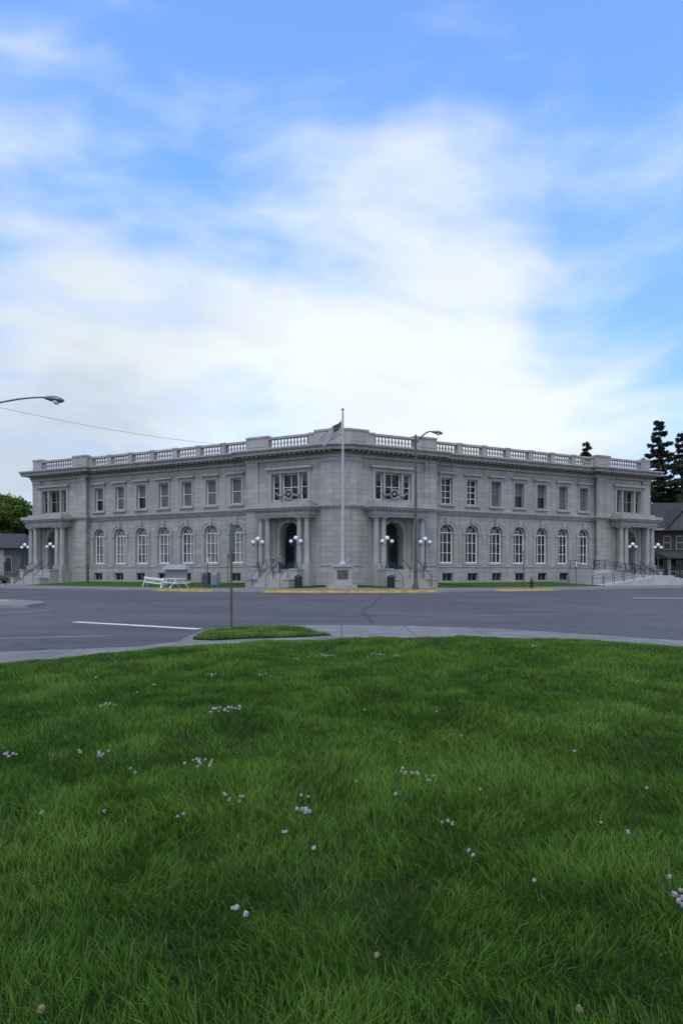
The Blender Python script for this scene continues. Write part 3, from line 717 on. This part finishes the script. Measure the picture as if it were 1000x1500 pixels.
def decid(P,h,rad,k=26):
    e=empty('broadleaf_tree',P); m=MB(); m.tube([(0,0,0),(0,0,h*.45),(.2,0,h*.7)],[h*.03,h*.02,.08],8); PP=[];SH=[]
    for i in range(k):
        v=rng.normal(size=3); v/=np.linalg.norm(v); c=np.array([v[0]*rad*.7,v[1]*rad*.7,h*.66+v[2]*h*.24]); r=rad*rng.uniform(.22,.42)
        m.tube([(0,0,h*.4),tuple(c*.6+np.array([0,0,h*.2])),tuple(c)],[.13,.08,.03],5)
        n=900; q=rng.normal(size=(n,3)); q/=np.linalg.norm(q,axis=1)[:,None]; q*=rng.random(n)[:,None]**.45*r; q[:,2]*=.75
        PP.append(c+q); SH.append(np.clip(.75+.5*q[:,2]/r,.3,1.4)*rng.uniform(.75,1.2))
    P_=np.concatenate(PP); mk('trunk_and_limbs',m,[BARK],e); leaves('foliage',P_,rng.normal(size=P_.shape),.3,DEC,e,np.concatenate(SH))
decid((-53,108,0),13.5,5.2,34); decid((-62,112,0),13.2,6,34); decid((-48.5,112,0),11.2,4,22); decid((-70,110,0),12,6,26); decid((68,112,0),13,6)
decid((60,104,0),9,4,18)
# ---------------------------------------------------------------- right house
SHG=stone('roof_shingles',(.075,.07,.068),True,.4,.2); BRK=stone('dark_brick',(.085,.06,.05),True,.25,.09); STU=simple('dark_siding',(.10,.095,.09),.8,.2,2)
e=empty('brick_house',(0,0,0)); m=MB()
def M_(x0,x1,y0,y1,z0,z1,mi): m.box(x0,x1,y0,y1,z0,z1,mi)
hx0,hx1,hy0,hy1=40.4,52,88,99
M_(hx0,hx1,hy0,hy1,0,7.0,0)
m.add([(hx0-.7,hy0-.8,6.9),(hx1+.7,hy0-.8,6.9),(hx1+.7,hy1+.8,6.9),(hx0-.7,hy1+.8,6.9),(hx0+2.2,(hy0+hy1)/2,10.9),(hx1-2.2,(hy0+hy1)/2,10.9)],[(0,1,5,4),(1,2,5),(2,3,4,5),(3,0,4),(0,1,2,3)],1)
M_(hx0-.75,hx1+.75,hy0-.85,hy0-.78,6.75,7.0,3)
gx=43.6
m.add([(gx-2.2,hy0-1.0,6.9),(gx+2.2,hy0-1.0,6.9),(gx,hy0-1.0,9.3),(gx-2.2,hy0+4,6.9),(gx+2.2,hy0+4,6.9),(gx,hy0+4,9.3)],[(0,1,2)],2)
m.add([(gx-2.6,hy0-1.3,6.7),(gx,hy0-1.3,9.6),(gx,hy0+4.5,9.6),(gx-2.6,hy0+4.5,6.7),(gx+2.6,hy0-1.3,6.7),(gx+2.6,hy0+4.5,6.7)],[(0,1,2,3),(4,1,2,5)],1)
for x in(41.4,43.0,45.4,47.6,50.2):
    M_(x,x+1.0,hy0-.06,hy0-.003,4.3,6.1,3); M_(x+.1,x+.9,hy0-.09,hy0-.065,4.4,6.0,4); M_(x+.1,x+.9,hy0-.11,hy0-.092,5.15,5.25,3)
    M_(x,x+1.0,hy0-.06,hy0-.003,1.2,3.0,3); M_(x+.1,x+.9,hy0-.09,hy0-.065,1.3,2.9,4)
M_(hx0+.2,hx1-.2,hy0-3,hy0-.12,0,.7,0)
m.add([(hx0-.2,hy0-3.5,3.3),(hx1+.2,hy0-3.5,3.3),(hx1+.2,hy0-.12,4.1),(hx0-.2,hy0-.12,4.1),(hx0-.2,hy0-3.5,3.1),(hx1+.2,hy0-3.5,3.1),(hx1+.2,hy0-.12,3.1),(hx0-.2,hy0-.12,3.1)],[(0,1,2,3),(4,5,6,7),(0,1,5,4),(0,3,7,4),(1,2,6,5)],1)
for x in(hx0+.3,hx0+3.1,hx0+6,hx0+8.8,hx1-.6): M_(x,x+.3,hy0-2.9,hy0-2.6,.7,3.1,3)
M_(hx0+.3,hx1-.4,hy0-2.8,hy0-2.74,1.5,1.6,3)
for k in range(40): x=hx0+.4+k*.275; M_(x,x+.05,hy0-2.79,hy0-2.75,.72,1.5,3)
M_(46.5,47.4,94,95,8,12.2,0)
mk('walls_roof_and_porch',m,[BRK,SHG,STU,GFR,GLD],e)
# left low building
e=empty('low_stone_house'); m=MB()
x0,x1,y0,y1=-58,-41.3,88,97
m.box(x0,x1,y0,y1,0,4.6,0)
m.add([(x0-.5,y0-.6,4.5),(x1+.5,y0-.6,4.5),(x1+.5,y1+.6,4.5),(x0-.5,y1+.6,4.5),(x0+3,(y0+y1)/2,6.6),(x1-1.5,(y0+y1)/2,6.6)],[(0,1,5,4),(1,2,5),(2,3,4,5),(3,0,4),(0,1,2,3)],1)
for k in range(7):
    x=x0+1+k*2.25; m.box(x,x+1.1,y0-.06,y0-.003,1.4,3.4,2); m.box(x+.1,x+1.0,y0-.09,y0-.065,1.5,3.3,3)
m.box(-44,-43.4,y0-.1,y0-.01,0,4.3,2)
mk('walls_roof_and_windows',m,[STU,SHG,GFR,GLD],e)
# parked car far left
e=empty('parked_car',(-40.4,78.5,.12)); e.rotation_euler=(0,0,2.68); m=MB()
sec=[(-2.2,.45,.75,.7),(-2.1,.35,.95,.85),(-1.3,.3,1.02,.88),(-.7,.3,1.42,.80),(.5,.3,1.45,.80),(1.2,.3,1.0,.88),(2.1,.35,.85,.84),(2.25,.45,.7,.7)]
vs=[];fs=[]
for (x,zb,zt,w_) in sec:
    tw=w_*(.78 if zt>1.2 else .93); mid=min(.95,zt-.05)
    vs+=[(x,-w_,zb),(x,-w_,mid),(x,-tw,zt),(x,tw,zt),(x,w_,mid),(x,w_,zb)]
for i in range(7):
    for k in range(6): fs.append((i*6+k,i*6+(k+1)%6,(i+1)*6+(k+1)%6,(i+1)*6+k))
fs+= [tuple(range(6)),tuple(range(42,48))]
m.add(vs,fs,0)
for i in range(2,5):
    for k in(1,3): m.I[i*6+k]=1
for x in(-1.4,1.4):
    for y in(-.85,.85): m.tube([(x,y-.1,.32),(x,y+.1,.32)],.32,14,2)
mk('body_and_wheels',m,[simple('car_paint',(.12,.12,.13),.3,.05,bs=0),GLD,DARK],e)
# ---------------------------------------------------------------- people on the stairs
def person(P,rot,name='person',shirt=(.35,.36,.38),pants=(.04,.045,.06)):
    J=[(0,0,.95),(0,0,1.18),(0,.01,1.40),(0,0,1.50),(0,-.01,1.60),(0,0,1.70),
       (.1,0,.9),(.11,-.10,.50),(.11,-.02,.09),(.11,-.16,.04),
       (-.1,0,.9),(-.11,.06,.50),(-.11,.20,.14),(-.11,.08,.06),
       (.19,.01,1.40),(.25,.06,1.13),(.24,-.06,.90),(.24,-.10,.82),
       (-.19,.01,1.40),(-.25,-.03,1.13),(-.24,-.14,.92),(-.24,-.18,.84)]
    E=[(0,1),(1,2),(2,3),(3,4),(4,5),(0,6),(6,7),(7,8),(8,9),(0,10),(10,11),(11,12),(12,13),(2,14),(14,15),(15,16),(16,17),(2,18),(18,19),(19,20),(20,21)]
    Rr=[.14,.13,.15,.055,.085,.075,.1,.065,.045,.035,.1,.065,.045,.035,.06,.045,.033,.03,.06,.045,.033,.03]
    me=bpy.data.meshes.new('tmp'); me.from_pydata(J,E,[]); o=bpy.data.objects.new('tmp',me); scene.collection.objects.link(o)
    md=o.modifiers.new('s','SKIN'); 
    for i,v in enumerate(me.skin_vertices[0].data): v.radius=(Rr[i],Rr[i]*(.72 if i in(0,1,2) else 1)); v.use_root=(i==0)
    o.modifiers.new('d','SUBSURF').levels=2
    dg=bpy.context.evaluated_depsgraph_get(); dg.update(); nm=bpy.data.meshes.new_from_object(o.evaluated_get(dg))
    bpy.data.objects.remove(o)
    nm.materials.clear()
    for mm in(simple('skin',(.45,.28,.2),.6,.05,bs=0),simple('shirt',shirt,.9,.1),simple('trousers',pants,.9,.1),simple('hair',(.05,.035,.025),.8,.2)): nm.materials.append(mm)
    for p in nm.polygons:
        c=p.center; p.use_smooth=True
        if c.z>1.5: p.material_index=3 if (c.z>1.64 or c.y>.02) else 0
        elif abs(c.x)>.2 and c.z<1.15: p.material_index=0
        elif c.z>.93: p.material_index=1
        elif c.z>.07: p.material_index=2
        else: p.material_index=3
    e=empty(name,P); e.rotation_euler=(0,0,rot); b=bpy.data.objects.new('body',nm); scene.collection.objects.link(b); b.parent=e
p=L(4.75,2.5,1.36); person(p,-A+math.pi,shirt=(.16,.16,.17))
p=L(5.35,2.8,1.19); person(p,-A,shirt=(.1,.1,.12),pants=(.2,.19,.17))
# ---------------------------------------------------------------- sun, sky
EL,AZ=math.radians(60),math.radians(188)
sd=Vector((math.sin(AZ)*math.cos(EL),math.cos(AZ)*math.cos(EL),math.sin(EL)))
su=bpy.data.lights.new('sun','SUN'); su.energy=1.45; su.angle=math.radians(25); su.color=(1,.94,.86)
so=bpy.data.objects.new('sun',su); scene.collection.objects.link(so); so.rotation_euler=sd.to_track_quat('Z','Y').to_euler()
wd=bpy.data.worlds.new('World'); scene.world=wd; wd.use_nodes=True; nt=wd.node_tree; bg=nt.nodes['Background']; bg.inputs[1].default_value=.12
sk=N(nt,'ShaderNodeTexSky'); sk.sky_type='NISHITA'; sk.sun_disc=False; sk.sun_elevation=EL; sk.sun_rotation=AZ; sk.ozone_density=2.0; sk.dust_density=.4
v=coords(nt,'Generated')
sp=N(nt,'ShaderNodeSeparateXYZ'); nt.links.new(v,sp.inputs[0]); ze=sp.outputs[2]
wn=N(nt,'ShaderNodeTexNoise'); wn.inputs['Scale'].default_value=1.8; wn.inputs['Detail'].default_value=4; nt.links.new(v,wn.inputs['Vector'])
wa=N(nt,'ShaderNodeVectorMath',operation='ADD'); nt.links.new(v,wa.inputs[0]); nt.links.new(scaled(nt,wn.outputs['Color'],(.34,.34,.2)),wa.inputs[1])
f=noise(nt,scaled(nt,wa.outputs[0],(1.,1.,2.2)),2.0,6,.46)
f2=noise(nt,scaled(nt,wa.outputs[0],(1.1,1.1,4.0)),4.2,6,.50)
f3=noise(nt,scaled(nt,wa.outputs[0],(1.,1.,2.)),9.0,5,.55)
def blob(d,w0,w1,amp):
    d=Vector(d).normalized(); n=N(nt,'ShaderNodeVectorMath',operation='DOT_PRODUCT'); nt.links.new(v,n.inputs[0]); n.inputs[1].default_value=d
    return maprange(nt,n.outputs['Value'],w0,w1,0,amp,True)
tot=math_(nt,'ADD',math_(nt,'MULTIPLY',f,1.0),math_(nt,'MULTIPLY',f2,.7))
tot=math_(nt,'ADD',tot,math_(nt,'MULTIPLY',f3,.16))
tot=math_(nt,'ADD',tot,maprange(nt,ze,.05,.62,.30,-.20))
for bl in (((.02,1,.46),.965,1.,.14),((-.45,1,.40),.95,1.,.14),((.46,1,.38),.980,1.,-.12),((.5,1,.72),.93,1.,-.08),((-.35,1,.78),.93,1.,-.10),((.2,1,.22),.96,1.,.14),((-.5,1,.12),.985,1.,-.10),((.208,1,.327),.9993,1.,.15),((0,-.3,1),.2,1.,.2)):
    tot=math_(nt,'ADD',tot,blob(*bl))
cov=maprange(nt,tot,.68,1.30,.08,1,True)
g=noise(nt,scaled(nt,wa.outputs[0],(1,1,3.)),3.0,6,.5)
sh=math_(nt,'MULTIPLY',maprange(nt,g,.45,.66),maprange(nt,ze,.15,.5,1,.2))
shl=math_(nt,'ADD',math_(nt,'MULTIPLY',sh,.75),blob((-.55,1,.32),.93,1.,.5),None,True)
cc=mix(nt,shl,(7.8,8.3,8.5),(4.9,5.7,6.7))
blue=mix(nt,1.,sk.outputs[0],mix(nt,maprange(nt,ze,.05,.5),(.95,1.25,1.9),(1.35,2.15,3.0)),'MULTIPLY')
nt.links.new(mix(nt,cov,blue,cc),bg.inputs[0])
# ---------------------------------------------------------------- camera
cd=bpy.data.cameras.new('camera'); cam=bpy.data.objects.new('camera',cd); scene.collection.objects.link(cam)
cd.sensor_fit='VERTICAL'; cd.sensor_height=36; cd.lens=24; cd.shift_y=87/1500; cd.clip_end=3000; cd.clip_start=.05
cam.location=(0,0,1.5); cam.rotation_euler=(math.pi/2,0,0); scene.camera=cam
scene.view_settings.view_transform='Standard'; scene.view_settings.look='None'; scene.view_settings.exposure=0
